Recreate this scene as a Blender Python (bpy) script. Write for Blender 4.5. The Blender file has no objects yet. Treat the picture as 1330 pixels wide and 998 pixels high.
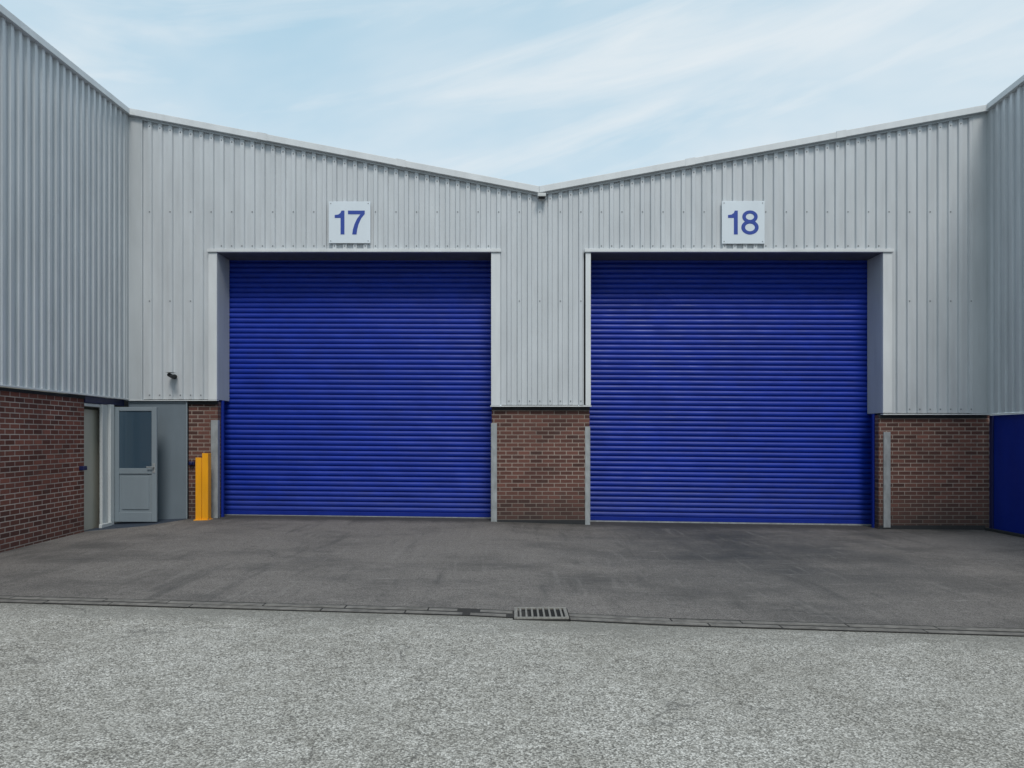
import bpy, bmesh, math, random
from mathutils import Vector
random.seed(7)
scene=bpy.context.scene
COL=scene.collection
rad=math.radians

# ------------------------------------------------------------------ helpers
def link(o,parent=None):
    COL.objects.link(o)
    if parent: o.parent=parent
    return o
def empty(name,loc=(0,0,0)):
    e=bpy.data.objects.new(name,None); e.location=loc; e.empty_display_size=.3
    COL.objects.link(e); return e
def mesh_obj(name,verts,faces,mat,parent=None,smooth=False,bevel=0):
    me=bpy.data.meshes.new(name); me.from_pydata(verts,[],faces); me.update()
    bm=bmesh.new(); bm.from_mesh(me); bmesh.ops.recalc_face_normals(bm,faces=bm.faces); bm.to_mesh(me); bm.free()
    if smooth:
        for p in me.polygons: p.use_smooth=True
    o=bpy.data.objects.new(name,me); me.materials.append(mat); link(o,parent)
    if bevel:
        b=o.modifiers.new('bev','BEVEL'); b.width=bevel; b.segments=2; b.limit_method='ANGLE'
    return o
class MB:
    def __init__(s): s.v=[]; s.f=[]
    def hexa(s,c):
        n=len(s.v); s.v+=c
        for q in ((0,1,2,3),(7,6,5,4),(0,4,5,1),(1,5,6,2),(2,6,7,3),(3,7,4,0)): s.f.append(tuple(n+i for i in q))
    def box(s,x0,x1,y0,y1,z0,z1):
        s.hexa([(x0,y0,z0),(x1,y0,z0),(x1,y1,z0),(x0,y1,z0),(x0,y0,z1),(x1,y0,z1),(x1,y1,z1),(x0,y1,z1)])
    def cyl(s,p0,p1,r,n=16):
        p0=Vector(p0);p1=Vector(p1);d=(p1-p0).normalized()
        a=d.orthogonal().normalized(); b=d.cross(a); k=len(s.v)
        for p in (p0,p1):
            for i in range(n):
                t=2*math.pi*i/n; s.v.append(tuple(p+a*r*math.cos(t)+b*r*math.sin(t)))
        for i in range(n):
            j=(i+1)%n; s.f.append((k+i,k+j,k+n+j,k+n+i))
        s.f.append(tuple(k+i for i in range(n))[::-1]); s.f.append(tuple(k+n+i for i in range(n)))
    def make(s,name,mat,parent=None,bevel=0,smooth=False): return mesh_obj(name,s.v,s.f,mat,parent,smooth,bevel)
def box(name,x0,x1,y0,y1,z0,z1,mat,parent=None,bevel=0):
    m=MB(); m.box(x0,x1,y0,y1,z0,z1); return m.make(name,mat,parent,bevel)

# ------------------------------------------------------------------ materials
class NT:
    def __init__(s,name):
        s.m=bpy.data.materials.new(name); s.m.use_nodes=True
        s.t=s.m.node_tree; s.b=s.t.nodes['Principled BSDF']
    def n(s,typ,**kw):
        x=s.t.nodes.new(typ)
        for k,v in kw.items(): setattr(x,k,v)
        return x
    def l(s,a,b): s.t.links.new(a,b)
    def pos(s): return s.n('ShaderNodeNewGeometry').outputs['Position']
    def scaled(s,vec,sc):
        m=s.n('ShaderNodeVectorMath',operation='MULTIPLY'); s.l(vec,m.inputs[0]); m.inputs[1].default_value=sc; return m.outputs[0]
    def noise(s,vec,scale,detail=4,rough=.55):
        x=s.n('ShaderNodeTexNoise'); x.inputs['Scale'].default_value=scale; x.inputs['Detail'].default_value=detail; x.inputs['Roughness'].default_value=rough
        s.l(vec,x.inputs['Vector']); return x.outputs['Fac']
    def ramp(s,fac,stops):
        r=s.n('ShaderNodeValToRGB'); e=r.color_ramp.elements
        while len(e)<len(stops): e.new(.5)
        for i,(p,c) in enumerate(stops):
            e[i].position=p; e[i].color=(c if len(c)==4 else (*c,1)) if isinstance(c,tuple) else (c,c,c,1)
        s.l(fac,r.inputs[0]); return r.outputs[0]
    def mix(s,a,b,fac,typ='MIX'):
        x=s.n('ShaderNodeMix',data_type='RGBA',blend_type=typ)
        for sock,v in ((x.inputs['A'],a),(x.inputs['B'],b)):
            if isinstance(v,tuple): sock.default_value=(*v[:3],1)
            else: s.l(v,sock)
        if isinstance(fac,(int,float)): x.inputs['Factor'].default_value=fac
        else: s.l(fac,x.inputs['Factor'])
        return x.outputs['Result']
    def math(s,op,a,b=None):
        x=s.n('ShaderNodeMath',operation=op)
        for i,v in enumerate((a,b)):
            if v is None: continue
            if isinstance(v,(int,float)): x.inputs[i].default_value=v
            else: s.l(v,x.inputs[i])
        return x.outputs[0]
    def bump(s,h,strength,dist):
        x=s.n('ShaderNodeBump'); x.inputs['Strength'].default_value=strength; x.inputs['Distance'].default_value=dist
        s.l(h,x.inputs['Height']); s.l(x.outputs[0],s.b.inputs['Normal'])
    def col(s,c): s.l(c,s.b.inputs['Base Color'])
    def rough(s,r): s.b.inputs['Roughness'].default_value=r

def painted(name,c,rough=.45,var=.12,scale=(1.5,1.5,.4),metal=0,dirt=.0,spec=.5,dent=0,scuff=None):
    t=NT(name); p=t.pos()
    n=t.noise(t.scaled(p,scale),2.0,6)
    dk=tuple(v*(1-var) for v in c); lt=tuple(min(1,v*(1+var*.5)) for v in c)
    base=t.ramp(n,[(.3,dk),(.7,lt)])
    if dirt:
        n2=t.noise(t.scaled(p,(14,14,.8)),1.0,5)
        base=t.mix(base,tuple(v*.7 for v in c),t.math('MULTIPLY',t.ramp(n2,[(.5,0.),(.75,1.)]),dirt))
    if scuff:
        sp=t.n('ShaderNodeSeparateXYZ'); t.l(p,sp.inputs[0])
        low=t.ramp(t.math('ADD',t.math('MULTIPLY',sp.outputs[2],.5),t.math('MULTIPLY',t.noise(t.scaled(p,(3,3,9)),2.,6,.7),.9)),[(.35,.30),(.9,0.)])
        base=t.mix(base,scuff,low)
    t.col(base); t.rough(rough); t.b.inputs['Metallic'].default_value=metal
    t.b.inputs['Specular IOR Level'].default_value=spec
    r=t.ramp(t.noise(p,3.0,4),[(.3,rough*.85),(.7,min(1,rough*1.2))]); t.l(r,t.b.inputs['Roughness'])
    if dent: t.bump(t.noise(t.scaled(p,(2.5,2.5,.9)),1.6,2,.5),dent,.02)
    return t.m
M_clad=painted('cladding_grey',(.50,.53,.555),.34,.10,dirt=.25,dent=.35,spec=.6)
M_trim=painted('trim_grey',(.60,.625,.64),.42,.10,dirt=.15,dent=.2)
M_flash=painted('flashing_grey',(.46,.49,.51),.42,.10,dirt=.25,dent=.3)
M_blue=painted('shutter_blue',(.003,.026,.30),.46,.2,(1.2,1.2,3.0),spec=.33,scuff=(.045,.065,.20),dent=.15)
M_bluefl=painted('flat_blue',(.003,.020,.23),.5,.12,spec=.3,dent=.2)
M_navy=painted('navy_fixture',(.008,.012,.07),.4)
M_digit=painted('digit_blue',(.015,.05,.30),.5,.05)
M_sign=painted('sign_white',(.62,.68,.73),.4,.05)
M_white=painted('white_pvc',(.55,.57,.57),.35,.1,dirt=.2)
M_door=painted('door_grey',(.205,.245,.275),.4,.08)
M_panel=painted('panel_grey',(.15,.185,.215),.4,.1,dent=.3)
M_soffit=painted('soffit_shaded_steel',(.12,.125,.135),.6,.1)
M_guard=painted('galvanised_guard',(.34,.36,.37),.45,.25,(6,6,3),metal=.25,dirt=.6)
M_yellow=painted('safety_yellow',(.85,.37,.01),.42,.16,dirt=.3)
M_dark=painted('dark_gap',(.02,.022,.025),.8)
M_step=painted('step_dark',(.028,.04,.062),.6,.2)
M_beige=painted('beige_wall',(.48,.46,.39),.7,.06)
M_roof=painted('roof_sheet',(.3,.31,.32),.5)
M_screw=painted('screw_head',(.20,.21,.22),.4,metal=.5)
t=NT('glass_dark'); t.b.inputs['Base Color'].default_value=(.04,.07,.10,1); t.rough(.04); t.b.inputs['Specular IOR Level'].default_value=.9; M_glass=t.m

def brick(name,ca,cb,cm,dirt=.55):
    t=NT(name); g=t.n('ShaderNodeNewGeometry')
    sp=t.n('ShaderNodeSeparateXYZ'); t.l(g.outputs['Position'],sp.inputs[0])
    sn=t.n('ShaderNodeSeparateXYZ'); t.l(g.outputs['True Normal'],sn.inputs[0])
    side=t.math('GREATER_THAN',t.math('ABSOLUTE',sn.outputs[0]),.7)
    u=t.math('ADD',t.math('MULTIPLY',sp.outputs[0],t.math('SUBTRACT',1.,side)),t.math('MULTIPLY',sp.outputs[1],side))
    cx=t.n('ShaderNodeCombineXYZ'); t.l(u,cx.inputs[0]); t.l(t.math('ADD',sp.outputs[2],10.),cx.inputs[1])
    b=t.n('ShaderNodeTexBrick'); t.l(cx.outputs[0],b.inputs['Vector'])
    b.inputs['Scale'].default_value=1; b.inputs['Brick Width'].default_value=.225; b.inputs['Row Height'].default_value=.075
    b.inputs['Mortar Size'].default_value=.0075; b.inputs['Mortar Smooth'].default_value=.2
    b.inputs['Color1'].default_value=(0,0,0,1); b.inputs['Color2'].default_value=(1,1,1,1); b.inputs['Mortar'].default_value=(.5,.5,.5,1)
    n=t.noise(g.outputs['Position'],1.3,5); n2=t.noise(g.outputs['Position'],60,3); n3=t.noise(g.outputs['Position'],7,4)
    base=t.ramp(b.outputs['Color'],[(0.,tuple(v*.65 for v in ca)),(.3,ca),(.6,cb),(.85,tuple((x+y)*.5 for x,y in zip(ca,cb))),(1.,tuple(v*1.3 for v in cb))])
    base=t.mix(base,(.55,.5,.5),t.ramp(n2,[(.4,0.),(.8,.3)]),'MULTIPLY')
    base=t.mix(base,(.07,.045,.04),t.ramp(n3,[(.52,0.),(.75,.55)]))
    mort=t.mix(cm,tuple(v*.55 for v in cm),t.ramp(n,[(.35,0.),(.65,1.)]))
    c=t.mix(base,mort,b.outputs['Fac'])
    low=t.math('MULTIPLY',t.ramp(t.math('ADD',t.math('MULTIPLY',sp.outputs[2],.9),t.math('MULTIPLY',n,.6)),[(.12,1.),(.95,0.)]),dirt)
    c=t.mix(c,(.032,.027,.025),low)
    t.col(c); t.rough(.85)
    h=t.math('ADD',t.math('SUBTRACT',1.,b.outputs['Fac']),t.math('MULTIPLY',n2,.25))
    t.bump(h,.6,.006); return t.m
M_brickL=brick('brick_red',(.130,.040,.028),(.19,.064,.044),(.50,.42,.37),.4)
M_brickC=brick('brick_brown',(.088,.035,.028),(.135,.055,.042),(.34,.28,.24),.8)

def asphalt(name,bright):
    t=NT(name); p=t.pos()
    v=t.n('ShaderNodeTexVoronoi'); v.inputs['Scale'].default_value=100 if bright else 130; t.l(p,v.inputs['Vector'])
    sp=t.n('ShaderNodeSeparateColor'); t.l(v.outputs['Color'],sp.inputs[0])
    sx=t.n('ShaderNodeSeparateXYZ'); t.l(p,sx.inputs[0])
    if bright:
        base=t.ramp(sp.outputs[0],[(0.,(.15,.145,.13)),(.2,(.35,.34,.31)),(.6,(.54,.525,.485)),(1.,(.78,.765,.72))])
        base=t.mix(base,(.12,.115,.105),t.ramp(v.outputs['Distance'],[(.45,0.),(.8,.8)]))
        f=t.noise(p,52,2,.6); base=t.mix(base,(.16,.153,.138),t.ramp(f,[(.33,.65),(.45,0.)]))
        f2=t.noise(p,17,5,.75); base=t.mix(base,(.62,.61,.59),t.ramp(f2,[(.40,.7),(.58,0.)]),'MULTIPLY')
        w=t.noise(p,.5,6,.65); base=t.mix(base,(.74,.73,.71),t.ramp(w,[(.42,.0),(.72,.9)]),'MULTIPLY')
        w3=t.noise(p,4.5,5,.7); base=t.mix(base,(.76,.75,.73),t.ramp(w3,[(.45,.0),(.7,.8)]),'MULTIPLY')
        w2=t.noise(t.scaled(p,(.5,1.6,1)),1.6,7,.7); base=t.mix(base,(.32,.31,.28),t.ramp(w2,[(.5,0.),(.8,.45)]))
        dd=t.math('ADD',t.math('ADD',sx.outputs[1],7.27),t.math('MULTIPLY',sx.outputs[0],.064))
        dd=t.math('ADD',dd,t.math('MULTIPLY',t.math('SUBTRACT',w2,.5),1.6))
        base=t.mix(base,(.17,.165,.15),t.ramp(t.math('ADD',dd,1.0),[(.4,0.),(1.,.7)]))
        t.bump(t.math('ADD',v.outputs['Distance'],f),.45,.005)
    else:
        base=t.ramp(sp.outputs[0],[(0.,(.085,.077,.071)),(.6,(.138,.126,.117)),(1.,(.27,.25,.235))])
        f=t.noise(p,9,6,.7); base=t.mix(base,(.22,.203,.19),t.ramp(f,[(.5,0.),(.75,.55)]))
        w=t.noise(t.scaled(p,(.5,.8,1)),.9,7,.65); base=t.mix(base,(.044,.042,.041),t.ramp(w,[(.46,0.),(.68,.72)]))
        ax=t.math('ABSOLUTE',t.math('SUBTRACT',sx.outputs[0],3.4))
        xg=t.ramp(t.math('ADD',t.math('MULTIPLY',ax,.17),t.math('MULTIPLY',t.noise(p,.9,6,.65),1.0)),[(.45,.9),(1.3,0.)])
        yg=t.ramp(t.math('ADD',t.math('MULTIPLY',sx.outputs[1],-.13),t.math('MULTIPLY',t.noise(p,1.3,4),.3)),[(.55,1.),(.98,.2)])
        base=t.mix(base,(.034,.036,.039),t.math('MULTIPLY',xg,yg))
        s=t.noise(t.scaled(p,(5,.45,1)),1.5,6,.7); base=t.mix(base,(.27,.255,.24),t.ramp(s,[(.57,0.),(.77,.45)]))
        s3=t.noise(t.scaled(p,(1.1,6,1)),2.1,7,.75); base=t.mix(base,(.30,.285,.27),t.ramp(s3,[(.57,0.),(.72,.5)]))
        s2=t.noise(t.scaled(p,(3,.4,1)),1.1,4,.6); base=t.mix(base,(.035,.035,.035),t.ramp(s2,[(.57,0.),(.75,.55)]))
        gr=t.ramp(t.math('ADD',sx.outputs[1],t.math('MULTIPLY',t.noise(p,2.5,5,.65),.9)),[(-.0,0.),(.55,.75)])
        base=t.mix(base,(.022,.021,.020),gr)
        t.bump(t.math('ADD',v.outputs['Distance'],f),.35,.005)
    wn=t.n('ShaderNodeTexNoise'); wn.inputs['Scale'].default_value=2.2; wn.inputs['Detail'].default_value=5; t.l(p,wn.inputs['Vector'])
    wa=t.n('ShaderNodeVectorMath',operation='SCALE'); t.l(wn.outputs['Color'],wa.inputs[0]); wa.inputs['Scale'].default_value=.7
    wb=t.n('ShaderNodeVectorMath',operation='ADD'); t.l(p,wb.inputs[0]); t.l(wa.outputs[0],wb.inputs[1])
    cr=t.n('ShaderNodeTexVoronoi',feature='DISTANCE_TO_EDGE'); cr.inputs['Scale'].default_value=.42; t.l(wb.outputs[0],cr.inputs['Vector'])
    msk=t.ramp(t.noise(p,.8,3),[(.48,0.),(.6,.55 if bright else .6)])
    base=t.mix(base,(.05,.048,.045),t.math('MULTIPLY',t.ramp(cr.outputs['Distance'],[(.0015,1.),(.006,0.)]),msk))
    t.col(base); t.rough(.9); return t.m
M_ground=asphalt('worn_asphalt',True)
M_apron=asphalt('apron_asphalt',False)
M_kerb=painted('channel_concrete',(.17,.16,.147),.85,.45,(5,5,5),dirt=.5)
M_joint=painted('joint_dark',(.026,.024,.022),.9)

# ------------------------------------------------------------------ ground
GP=[(-300,0),(-7.3,0),(-6,.06),(-5.5,.075),(-.4,.01),(1.4,-.05),(6.9,-.13),(9,-.15),(300,-.15)]
def g(x):
    for (a,za),(b,zb) in zip(GP,GP[1:]):
        if x<=b: return za+(zb-za)*(x-a)/(b-a)
    return GP[-1][1]
def kerb_y(x): return -7.03-.064*x
v=[];f=[]
for i,(x,z) in enumerate(GP):
    v+=[(x,-300,z),(x,300,z)]
for i in range(len(GP)-1): f.append((2*i,2*i+2,2*i+3,2*i+1))
mesh_obj('ground',v,f,M_ground)
xs=[-7.3,-6,-5.5,-.4,1.4,6.9,9]
v=[];f=[]
for x in xs: v+=[(x,kerb_y(x),g(x)+.004),(x,.75,g(x)+.004)]
for i in range(len(xs)-1): f.append((2*i,2*i+2,2*i+3,2*i+1))
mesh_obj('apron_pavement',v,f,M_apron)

dc=empty('drainage_channel')
v=[];f=[]
for x in xs: v+=[(x,kerb_y(x)-.24,g(x)+.007),(x,kerb_y(x)+.03,g(x)+.007)]
for i in range(len(xs)-1): f.append((2*i,2*i+2,2*i+3,2*i+1))
mesh_obj('channel_bed',v,f,M_joint,dc)
m=MB()
gx0,gx1=.02,.50
for row,(a,b) in enumerate(((-.212,-.128),(-.092,-.002))):
    for xa,xb in ((-7.2+row*.33,gx0-.015),(gx1+.015,8.9)):
        x=xa
        while x<xb-.05:
            Lb=random.choice((.6,.75,.9,.9,1.2)); x1=min(x+Lb,xb)
            j=random.uniform(-.009,.009); dz=random.uniform(0,.003); k2=random.uniform(-.006,.006)
            m.hexa([(x,kerb_y(x)+a+j,g(x)-.02),(x1,kerb_y(x1)+a+j+k2,g(x1)-.02),(x1,kerb_y(x1)+b+j+k2,g(x1)-.02),(x,kerb_y(x)+b+j,g(x)-.02),
                    (x,kerb_y(x)+a+j,g(x)+.009+dz),(x1,kerb_y(x1)+a+j+k2,g(x1)+.009+dz),(x1,kerb_y(x1)+b+j+k2,g(x1)+.009+dz),(x,kerb_y(x)+b+j,g(x)+.009+dz)])
            x=x1+.014
m.make('channel_blocks',M_kerb,dc,bevel=.003)
dg=empty('drain_grate')
cy=kerb_y(.26)-.06; z=g(.26)+.014
m=MB(); y0,y1=cy-.20,cy+.20
m.box(gx0,gx1,y0,y0+.03,z-.03,z+.012); m.box(gx0,gx1,y1-.03,y1,z-.03,z+.012)
m.box(gx0,gx0+.03,y0+.03,y1-.03,z-.03,z+.012); m.box(gx1-.03,gx1,y0+.03,y1-.03,z-.03,z+.012)
nb=8
for i in range(nb):
    xx=gx0+.03+(gx1-gx0-.06)*(i+.5)/nb
    m.box(xx-.009,xx+.009,y0+.031,y1-.031,z-.02,z+.010)
m.make('grate_bars',painted('grate_metal',(.24,.23,.21),.6,.35,(20,20,20),metal=.1),dg,bevel=.002)
box('grate_pit',gx0-.012,gx1+.012,y0-.012,y1+.012,z-.012,z-.0035,painted('pit_black',(.004,.004,.004),.95),dg)

# ------------------------------------------------------------------ building
B=empty('industrial_warehouse')
PITCH=.19
def corr(name,o,d,nrm,u0,u1,zb,zt,mat=M_clad,depth=.042,phase=0):
    prof=[(0,0),(.46,0),(.54,1),(.88,1),(.96,0)]
    pts=[]
    k=math.floor((u0-phase)/PITCH)-1
    while phase+k*PITCH<u1+PITCH:
        for a,h in prof: pts.append((phase+(k+a)*PITCH,h))
        k+=1
    def H(u):
        for (a,ha),(b,hb) in zip(pts,pts[1:]):
            if a<=u<=b: return ha+(hb-ha)*(u-a)/(b-a)
        return 0
    L=sorted([(u,h) for u,h in pts if u0+1e-4<u<u1-1e-4]+[(u0,H(u0)),(u1,H(u1))])
    v=[];f=[]
    for u,h in L:
        x=o[0]+d[0]*u+nrm[0]*h*depth; y=o[1]+d[1]*u+nrm[1]*h*depth
        v+=[(x,y,zb(u)),(x,y,zt(u))]
    for i in range(len(L)-1): f.append((2*i,2*i+2,2*i+3,2*i+1))
    me=bpy.data.meshes.new(name); me.from_pydata(v,[],f); me.update()
    ob=bpy.data.objects.new(name,me); me.materials.append(mat); return link(ob,B)
XL,XR=-7.14,8.83
def ftop(x): return 6.10+(.5-x)*(7.557-6.10)/(.5-XL) if x<.5 else 6.10+(x-.5)*(7.62-6.10)/(XR-.5)
def c(z): return lambda u:z
FO=(0,0);FD=(1,0);FN=(0,-1)
HZ=5.0
corr('front_cladding_a',FO,FD,FN,XL+.28,-5.60,c(2.285),ftop)
corr('front_cladding_b',FO,FD,FN,-5.60,-.23,c(HZ+.02),ftop)
corr('front_cladding_c',FO,FD,FN,-.23,1.40,lambda u:2.18,ftop)
corr('front_cladding_d',FO,FD,FN,1.40,7.02,c(HZ+.02),ftop)
corr('front_cladding_e',FO,FD,FN,7.02,XR-.30,c(2.03),ftop)
def slab(name,x0,x1,y0,y1,z0,zf,mat):
    m=MB(); m.hexa([(x0,y0,z0),(x1,y0,z0),(x1,y1,z0),(x0,y1,z0),(x0,y0,zf(x0)),(x1,y0,zf(x1)),(x1,y1,zf(x1)),(x0,y1,zf(x0))]); return m.make(name,mat,B,.004)
slab('corner_flashing',XL-.05,XL+.30,-.047,.045,2.27,ftop,M_flash)
slab('corner_flashing_b',XR-.31,XR+.05,-.047,.045,2.02,ftop,M_flash)
m=MB()
m.box(-5.615,-5.457,-.055,-.002,2.275,HZ); m.box(-.386,-.22,-.055,-.002,2.17,HZ)
m.box(1.36,1.457,-.055,-.002,2.17,HZ); m.box(6.86,7.03,-.055,-.002,2.03,HZ)
m.make('jamb_flashings',M_trim,B,.005)
m=MB(); m.box(-5.63,-.20,-.085,-.001,HZ+.001,HZ+.06); m.box(1.34,7.05,-.085,-.001,HZ+.001,HZ+.06)
m.make('header_flashings',M_trim,B,.005)
m=MB()
m.box(-5.60,-5.457,0,.562,2.276,HZ-.001); m.box(-.386,-.25,0,.562,2.171,HZ-.001)
m.box(1.33,1.457,0,.562,2.171,HZ-.001); m.box(6.86,7.0,0,.562,2.031,HZ-.001)
m.make('door_reveals',M_flash,B,.003)
m=MB(); m.box(-5.60,-.25,.002,.64,HZ+.002,HZ+.1); m.box(1.33,7.0,.002,.64,HZ+.002,HZ+.1)
m.make('door_soffits',M_soffit,B)
m=MB()
m.box(XL,-5.457,-.055,.046,2.255,2.272); m.box(-.40,1.47,-.06,.046,2.145,2.167); m.box(6.86,XR,-.055,.046,1.995,2.016)
m.make('drip_flashings',M_trim,B,.003)
m=MB()
m.box(-6.02,-5.47,.030,.049,2.19,2.254); m.box(-.38,1.45,.030,.049,2.085,2.144); m.box(6.825,XR,.030,.049,1.935,1.994)
m.make('drip_shadow_strips',M_dark,B)  # dark strips paint the shadow the cladding drops on the brick
def bb(name,x0,x1,z1,mat,y0=.05,y1=.20): return box(name,x0,x1,y0,y1,-.5,z1,mat,B)
bb('brick_pier_a',-6.02,-5.48,2.25,M_brickC); bb('brick_pier_b',-.375,1.445,2.14,M_brickC); bb('brick_panel_c',6.83,XR+.1,1.99,M_brickC)
m=MB(); m.box(-8.0,-5.75,.21,.7,-.5,5.1); m.box(-.2,1.25,.21,.7,-.5,5.1); m.box(7.1,9.0,.21,.7,-.5,5.1); m.make('inner_wall',M_dark,B)
box('dpc_course',6.84,XR-.02,.038,.049,-.15,-.06,M_dark,B)
box('dpc_course_b',-.36,1.43,.040,.049,-.05,.04,M_dark,B)
m=MB()
def angle(x0,x1,inner,z0,z1):
    m.box(x0,x1,.026,.046,z0,z1)
    if inner<0: m.box(x0-.008,x0,.026,.13,z0,z1)
    else: m.box(x1,x1+.008,.026,.13,z0,z1)
angle(-5.60,-5.478,1,.07,1.90); angle(-.383,-.28,-1,-.02,1.84); angle(1.36,1.447,1,-.05,1.78); angle(6.92,7.04,-1,-.10,1.68)
m.make('corner_guards',M_guard,B,.003)
m=MB()
m.box(-5.479,-5.435,.205,.26,-.1,2.27); m.box(6.795,6.829,.205,.26,-.25,2.02)
m.make('shutter_guides',M_bluefl,B,.004)
def shutter(name,x0,x1,zb0,zb1):
    v=[];f=[];p=.098;Y=.60
    prof=[(0,.012),(.05,.0),(.10,-.004),(.22,-.014),(.42,-.020),(.62,-.020),(.82,-.013),(.92,-.006),(.96,.006)]
    zs=[];z=zb0+.07;r=0
    while z<HZ+.05:
        dz=random.uniform(-.003,.003)
        for a,h in prof: zs.append((z+a*p,h+dz))
        z+=p;r+=1
    nx=14
    for zz,h in zs:
        for i in range(nx+1):
            x=x0+(x1-x0)*i/nx
            sag=(zb1-zb0)*(x-x0)/(x1-x0)*max(0,1-(zz-zb0)/4.9)
            w=.004*math.sin(zz*3.1+i*.7)+.003*math.sin(zz*9+i*1.9)
            v.append((x,Y+h+w,zz+sag))
    for j in range(len(zs)-1):
        for i in range(nx): a=j*(nx+1)+i; f.append((a,a+1,a+nx+2,a+nx+1))
    mesh_obj(name,v,f,M_blue,B)
    m=MB(); m.hexa([(x0,.565,zb0),(x1,.565,zb1),(x1,.61,zb1),(x0,.61,zb0),(x0,.565,zb0+.075),(x1,.565,zb1+.075),(x1,.61,zb1+.075),(x0,.61,zb0+.075)])
    m.make(name+'_bottom_bar',M_bluefl,B,.004)
    m=MB(); m.hexa([(x0,.555,zb0-.03),(x1,.555,zb1-.03),(x1,.60,zb1-.03),(x0,.60,zb0-.03),(x0,.555,zb0-.002),(x1,.555,zb1-.002),(x1,.60,zb1-.002),(x0,.60,zb0-.002)])
    m.make(name+'_seal',M_guard,B)
shutter('roller_shutter_a',-5.72,-.24,.095,.03)
shutter('roller_shutter_b',1.30,7.06,-.02,-.10)

def cap(x0,z0,x1,z1,name):
    m=MB(); h=.12
    m.hexa([(x0,-.13,z0-.02),(x1,-.13,z1-.02),(x1,.25,z1-.02),(x0,.25,z0-.02),(x0,-.13,z0+h-.02),(x1,-.13,z1+h-.02),(x1,.25,z1+h),(x0,.25,z0+h)])
    m.make(name,M_trim,B,.006)
def capline(pts,name):
    for k in range(len(pts)-1): cap(pts[k][0],pts[k][1],pts[k+1][0],pts[k+1][1],f'{name}_{k}')
N=3
L=[(XL+(.5-XL)*i/N,ftop(XL+(.5-XL)*i/N)) for i in range(N+1)]; capline(L,'parapet_cap_a')
L=[(.502+(XR-.502)*i/N,ftop(.502+(XR-.502)*i/N)) for i in range(N+1)]; capline(L,'parapet_cap_b')
m=MB()
for x in [XL+(.5-XL)*i/N for i in range(1,N)]+[.5+(XR-.5)*i/N for i in range(1,N)]:
    m.hexa([(x-.09,-.137,ftop(x-.09)-.024),(x+.09,-.137,ftop(x+.09)-.024),(x+.09,.2,ftop(x+.09)-.024),(x-.09,.2,ftop(x-.09)-.024),
        (x-.09,-.137,ftop(x-.09)+.106),(x+.09,-.137,ftop(x+.09)+.106),(x+.09,.2,ftop(x+.09)+.126),(x-.09,.2,ftop(x-.09)+.126)])
m.make('cap_joint_straps',M_trim,B)
for a,b,nm in ((XL+.3,.498,'a'),(.502,XR-.3,'b')):
    m=MB(); m.hexa([(a,-.06,ftop(a)-.055),(b,-.06,ftop(b)-.055),(b,.0,ftop(b)-.055),(a,.0,ftop(a)-.055),(a,-.06,ftop(a)-.021),(b,-.06,ftop(b)-.021),(b,.0,ftop(b)-.021),(a,.0,ftop(a)-.021)])
    m.make('eave_closure_'+nm,M_flash,B)
mesh_obj('roof',[(XL,.25,ftop(XL)),(.5,.25,6.1),(XR,.25,ftop(XR)),(XL,22,ftop(XL)),(.5,22,6.1),(XR,22,ftop(XR))],[(0,1,4,3),(1,2,5,4)],M_roof,B)

# left wing wall
LO=(XL,0.0); LD=(.064,-1.0); LN=(1,.064)
def lt(u): return 7.557-.077*u
LU=11.0
corr('left_wing_cladding',LO,LD,LN,.10,LU,c(2.30),lt,phase=.03)
def lp(u,off,z): return (LO[0]+LD[0]*u+LN[0]*off,LO[1]+LD[1]*u+LN[1]*off,z)
def lbox(m,u0,u1,o0,o1,z0a,z1a,z0b=None,z1b=None):
    z0b=z0a if z0b is None else z0b; z1b=z1a if z1b is None else z1b
    m.hexa([lp(u0,o1,z0a),lp(u1,o1,z0b),lp(u1,o0,z0b),lp(u0,o0,z0a),lp(u0,o1,z1a),lp(u1,o1,z1b),lp(u1,o0,z1b),lp(u0,o0,z1a)])
m=MB(); lbox(m,.0485,.14,-.02,.050,2.29,lt(.05)); m.make('left_corner_flashing',M_flash,B,.003)
m=MB(); lbox(m,.0,LU,-.25,.10,lt(0)-.02,lt(0)+.085,lt(LU)-.02,lt(LU)+.085); m.make('left_parapet_cap',M_trim,B,.006)
m=MB(); lbox(m,.06,LU,-.0,.055,2.27,2.295); m.make('left_drip',M_trim,B,.003)
m=MB(); lbox(m,1.47,LU,-.30,-.05,-.5,2.27); m.make('left_brick_wall',M_brickL,B)
m=MB(); lbox(m,1.47,LU,-.049,-.03,2.22,2.269); m.make('left_drip_shadow',M_dark,B)  # shadow line under the left cladding, painted as a dark strip
m=MB(); lbox(m,.06,1.469,-.30,-.03,2.16,2.268); m.make('door_lintel',M_navy,B)
m=MB(); lbox(m,.30,1.47,-1.6,-1.5,-.1,2.4); lbox(m,1.471,1.55,-1.6,-.301,-.1,2.4); lbox(m,.2,.298,-1.6,-.15,-.1,2.4); lbox(m,.2,1.55,-1.6,-.301,2.401,2.45)
m.make('lobby_walls',M_beige,B)
m=MB(); lbox(m,.72,1.46,-.20,-.16,-.05,2.06); m.make('inner_door',M_beige,B,.01)
m=MB()
lbox(m,.90,.95,-.05,-.0,-.02,2.15); lbox(m,.72,.895,-.06,-.018,-.02,2.15); lbox(m,.58,.71,-.10,.03,-.02,2.16); lbox(m,.952,1.468,-.12,-.04,2.10,2.15)
m.make('door_frame',M_white,B,.006)
m=MB(); lbox(m,.70,1.08,.0,.05,-.02,.09); m.make('frame_foot',M_white,B,.01)
dl=bpy.data.objects.new('entrance_door_leaf',None); link(dl,B)
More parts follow.
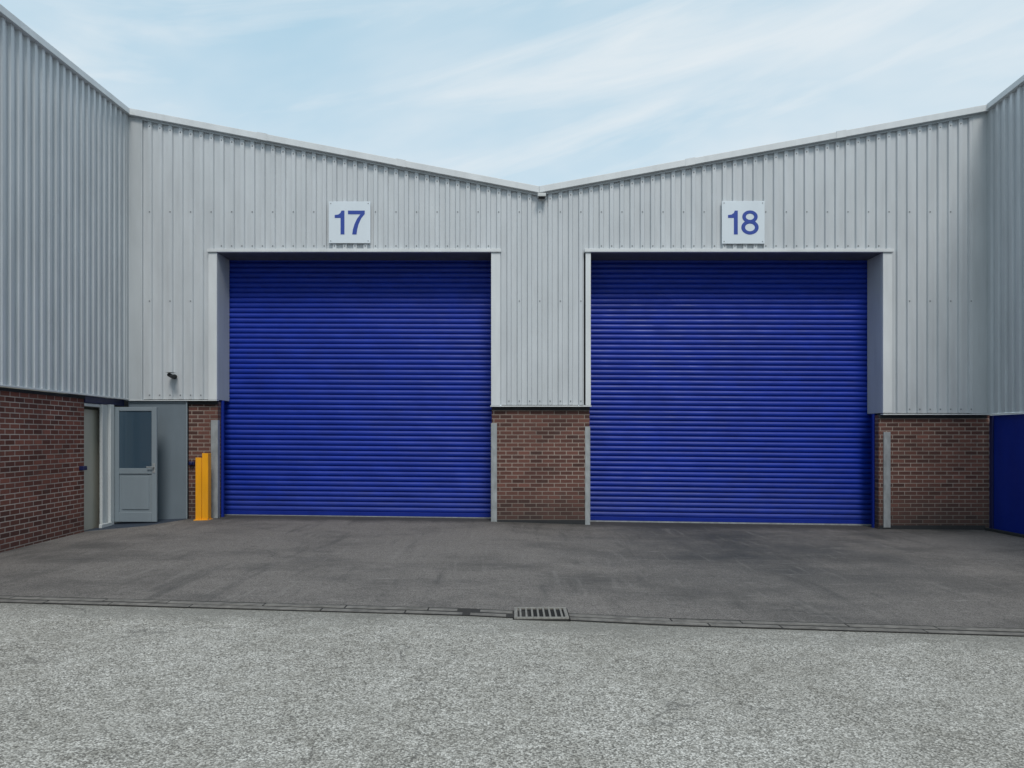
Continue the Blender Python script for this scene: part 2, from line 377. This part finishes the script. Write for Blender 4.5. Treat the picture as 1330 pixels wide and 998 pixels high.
x0,x1,z0,z1,y0,y1=-7.09,-6.33,.075,2.12,-.56,-.515
m=MB(); s=.09
m.box(x0,x0+s,y0,y1,z0,z1); m.box(x1-s,x1,y0,y1,z0,z1); m.box(x0+s,x1-s,y0,y1,z1-.07,z1); m.box(x0+s,x1-s,y0,y1,z0,z0+.17); m.box(x0+s,x1-s,y0,y1,.93,1.03)
m.make('leaf_frame',M_door,dl,.006)
box('leaf_lower_panel',x0+s,x1-s,y0+.022,y1-.01,z0+.17,.93,M_door,dl)
m=MB(); m.box(x0+s+.05,x1-s-.05,y0+.006,y0+.021,z0+.22,.88); m.make('leaf_raised_panel',M_door,dl,.006)
box('leaf_glass',x0+s,x1-s,y0+.016,y1-.016,1.03,z1-.07,M_glass,dl)
m=MB(); m.cyl((x1-.045,y0-.05,1.05),(x1-.045,y0,1.05),.012); m.cyl((x1-.045,y0-.05,1.05),(x1-.155,y0-.05,1.05),.011); m.box(x1-.07,x1-.02,y0-.008,y0-.001,.95,1.12)
m.make('leaf_handle',M_guard,dl)
box('service_panel',-7.12,-6.03,.0,.048,0.02,2.25,M_panel,B,.006)
m=MB(); m.box(-6.045,-6.02,-.02,-.001,.02,2.25); m.box(-7.10,-6.046,-.02,-.001,2.22,2.25); m.make('service_panel_edge',M_door,B,.004)
m=MB(); m.hexa([(-7.15,-1.42,-.05),(-6.35,-.95,-.05),(-6.02,-.001,-.05),(-7.1,-.001,-.05),(-7.15,-1.42,.02),(-6.35,-.95,.05),(-6.02,-.001,.075),(-7.1,-.001,.04)])
m.make('doorstep_and_shadow',M_step,B,.01)  # threshold slab, dark colour also holds the shadow on the ground here
m=MB(); m.box(-6.0,-5.9,-.01,.05,1.06,1.13); m.cyl((-5.95,-.01,1.095),(-5.95,-.05,1.095),.03)
lbox(m,1.52,1.64,-.05,.03,1.04,1.11)
m.make('door_holdbacks',M_navy,B,.01)

# right wing wall
RO=(XR,0);RD=(0,-1);RN=(-1,0)
def rt(u): return 7.62+.06*u
corr('right_wing_cladding',RO,RD,RN,.10,11,c(2.02),rt)
m=MB(); m.box(XR-.050,XR+.02,-.14,-.0485,2.0,rt(.1)); m.make('right_corner_flashing',M_flash,B,.003)
m=MB(); m.hexa([(XR-.10,-11,rt(11)-.02),(XR+.25,-11,rt(11)-.02),(XR+.25,0,rt(0)-.02),(XR-.10,0,rt(0)-.02),(XR-.10,-11,rt(11)+.085),(XR+.25,-11,rt(11)+.085),(XR+.25,0,rt(0)+.085),(XR-.10,0,rt(0)+.085)])
m.make('right_parapet_cap',M_trim,B,.006)
box('right_drip',XR-.055,XR+.02,-11,-.06,1.99,2.015,M_trim,B,.003)
box('right_blue_door',XR+.04,XR+.12,-4.6,-.06,-.12,1.988,M_bluefl,B)
m=MB(); m.box(XR+.0,XR+.038,-.12,-.04,-.3,1.985); m.box(XR+.0,XR+.038,-4.6,-4.5,-.3,1.985); m.make('right_door_frame',M_navy,B,.004)
box('right_brick_wall',XR+.05,XR+.35,-11,-4.605,-.5,1.988,M_brickL,B)
box('right_plinth',XR-.06,XR+.1,-4.6,-.0,-.3,-.10,M_dark,B)

m=MB()
def screws(x0,x1,zf,step=1):
    k=math.ceil(x0/PITCH)
    while k*PITCH<x1-.1:
        x=(k+.71)*PITCH; z=zf(x)
        if x<x1 and k%step==0: m.box(x-.010,x+.010,-.050,-.0415,z-.010,z+.010)
        k+=1
screws(-6.85,-5.65,c(2.36)); screws(-.2,1.35,c(2.25)); screws(7.05,8.5,c(2.1))
screws(-5.55,-.3,c(HZ+.12)); screws(1.45,6.95,c(HZ+.12))
screws(XL+.3,XR-.35,lambda x:ftop(x)-.14); screws(XL+.3,XR-.35,c(5.75),2)
screws(-6.85,-5.65,c(4.1),2); screws(-.2,1.35,c(4.1),2); screws(7.05,8.5,c(4.1),2)
m.make('fixing_screws',M_screw,B)

lf=empty('wall_light')
m=MB(); m.box(.47,.62,-.22,-.05,5.985,6.045); m.box(.50,.59,-.06,-.044,5.95,6.06); m.make('fitting_body',M_white,lf,.008)
m=MB(); m.box(.485,.605,-.20,-.09,5.975,5.984); m.make('fitting_lens',M_dark,lf)

# ------------------------------------------------------------------ number signs
def poly(pts,ox,oz,y,sc=1): return [(ox+a*sc,y,oz+b*sc) for a,b in pts]
ONE=[(.18,0),(.18,.44),(.125,.44),(.105,.395),(.065,.367),(0,.358),(0,.305),(.108,.305),(.108,0)]
SEV=[(0,.44),(.31,.44),(.31,.378),(.245,.30),(.195,.19),(.17,.09),(.158,0),(.078,0),(.09,.09),(.12,.19),(.165,.285),(.230,.372),(0,.372)]
def sign(cx,cz,w,second,name='unit_number_sign'):
    e=empty(name,(cx,-.06,cz))
    m=MB(); m.box(-w/2,w/2,-.012,.012,-w/2,w/2); m.make('panel',M_sign,e,.004)
    H=.44; z0=-H/2-.005; tot=.175+.07+(.30 if second=='7' else .32); ox=-tot/2
    y=-.016
    def prism(pts,nm):
        n=len(pts); v=pts+[(a,b+.003,c_) for a,b,c_ in pts]
        f=[tuple(range(n)),tuple(range(2*n-1,n-1,-1))]+[(i,(i+1)%n,n+(i+1)%n,n+i) for i in range(n)]
        mesh_obj(nm,v,f,M_digit,e)
    prism(poly(ONE,ox,z0,y),'digit_1'); ox+=.245
    if second=='7': prism(poly(SEV,ox,z0,y),'digit_7')
    else:
        def ring(cz_,rx,rz,s_,yy,nm):
            n=48;v=[];f=[]
            for i in range(n):
                t=2*math.pi*i/n
                for r,q in ((0,0),(s_,s_*.88)):
                    for dy in (0,.0025): v.append((ox+.16+(rx-r)*math.cos(t),yy+dy,cz_+(rz-q)*math.sin(t)))
            for i in range(n):
                a=4*i;b=4*((i+1)%n)
                f+=[(a,b,b+2,a+2),(a+1,a+3,b+3,b+1),(a,a+1,b+1,b),(a+2,b+2,b+3,a+3)]
            mesh_obj(nm,v,f,M_digit,e)
        ring(z0+.130,.160,.132,.070,y,'digit_8_lower'); ring(z0+.327,.142,.116,.066,y-.001,'digit_8_upper')
    m=MB()
    for a in (-1,1):
        for b in (-1,1): m.cyl((a*(w/2-.04),-.018,b*(w/2-.04)),(a*(w/2-.04),-.011,b*(w/2-.04)),.009,10)
    m.make('fixings',M_screw,e)
sign(-3.00,5.55,.77,'7'); sign(4.27,5.55,.79,'8')

cc=empty('security_camera',(-6.24,-.04,2.70))
m=MB(); m.cyl((0,0,0),(0,-.03,0),.045); m.cyl((0,-.03,0),(0,-.12,.01),.014); m.make('bracket',M_dark,cc)
m=MB(); m.cyl((-.06,-.10,.03),(.07,-.22,-.02),.036); m.cyl((.07,-.22,-.02),(.076,-.226,-.022),.028); m.make('housing',M_dark,cc)
m=MB(); m.box(-.06,.06,-.24,-.08,.06,.068); m.make('sunshield',M_guard,cc,.003)

sb=empty('safety_bollard',(-5.63,-.28,g(-5.63)))
m=MB()
m.box(-.120,-.012,-.012,0,0,1.14); m.box(-.120,-.108,.0005,.12,0,1.14)
m.box(.004,.112,-.020,0,0,1.22); m.box(.100,.112,.0005,.12,0,1.22)
m.box(-.0115,.0035,.001,.11,0,1.13)
m.make('post',M_yellow,sb,.002)
m=MB(); m.box(-.14,.135,-.05,.15,-.03,.016)
m.make('base_plate',M_yellow,sb,.003)
m=MB()
for a in (-.127,.122):
    for b in (-.037,.135): m.cyl((a,b,.01),(a,b,.035),.010,6)
m.make('bolts',M_screw,sb)

# ------------------------------------------------------------------ sky & sun
W=bpy.data.worlds.new('World'); scene.world=W; W.use_nodes=True
nt=W.node_tree; bg=nt.nodes['Background']
sky=nt.nodes.new('ShaderNodeTexSky'); sky.sky_type='NISHITA'; sky.sun_disc=False
EL=50; AZ=11
sky.sun_elevation=rad(EL); sky.sun_rotation=rad(180-AZ); sky.air_density=1.0; sky.dust_density=1.0; sky.ozone_density=1.0
tc=nt.nodes.new('ShaderNodeTexCoord')
def wmix(a,b,fac):
    x=nt.nodes.new('ShaderNodeMix'); x.data_type='RGBA'
    nt.links.new(a,x.inputs['A'])
    if isinstance(b,tuple): x.inputs['B'].default_value=b
    else: nt.links.new(b,x.inputs['B'])
    if isinstance(fac,float): x.inputs['Factor'].default_value=fac
    else: nt.links.new(fac,x.inputs['Factor'])
    return x.outputs['Result']
def cloud(rot,scl,ns,det,dist,lo,hi,vlo,vhi,loc=(0,0,0)):
    mp=nt.nodes.new('ShaderNodeMapping'); mp.inputs['Scale'].default_value=scl; mp.inputs['Location'].default_value=loc
    rt_=nt.nodes.new('ShaderNodeMapping'); rt_.inputs['Rotation'].default_value=(0,rad(rot),0)
    nt.links.new(tc.outputs['Generated'],rt_.inputs[0]); nt.links.new(rt_.outputs[0],mp.inputs[0])
    n1=nt.nodes.new('ShaderNodeTexNoise'); n1.inputs['Scale'].default_value=ns; n1.inputs['Detail'].default_value=det; n1.inputs['Roughness'].default_value=.55; n1.inputs['Distortion'].default_value=dist
    nt.links.new(mp.outputs[0],n1.inputs[0])
    r=nt.nodes.new('ShaderNodeValToRGB'); e=r.color_ramp.elements
    e[0].position=lo; e[0].color=(vlo,vlo,vlo,1); e[1].position=hi; e[1].color=(vhi,vhi,vhi,1)
    nt.links.new(n1.outputs['Fac'],r.inputs[0]); return r.outputs[0]
hazy=wmix(sky.outputs[0],(4.5,6.5,7.7,1),.80)
s1=wmix(hazy,(6.4,7.1,7.6,1),cloud(12,(1.0,1.0,3.0),1.5,5,.4,.36,.68,.0,.85))
s2=wmix(s1,(7.1,7.5,7.75,1),cloud(12,(1.1,1.1,7.0),2.0,7,.7,.50,.74,.0,.75,(3,1,2)))
nt.links.new(s2,bg.inputs[0]); bg.inputs[1].default_value=.116
S=bpy.data.lights.new('sun','SUN'); S.energy=2.05; S.angle=rad(18); S.color=(1,.945,.875)
so=bpy.data.objects.new('sun',S); so.rotation_euler=(rad(90-EL),0,rad(AZ)); link(so)

cd=bpy.data.cameras.new('camera'); cam=bpy.data.objects.new('camera',cd); link(cam)
cam.location=(0,-13.83,1.6); cam.rotation_euler=(rad(90),0,0)
cd.sensor_width=36; cd.lens=26.2; cd.shift_y=.051; cd.clip_end=2000; cd.clip_start=.05
scene.camera=cam
scene.view_settings.view_transform='Standard'; scene.view_settings.look='None'; scene.view_settings.exposure=0
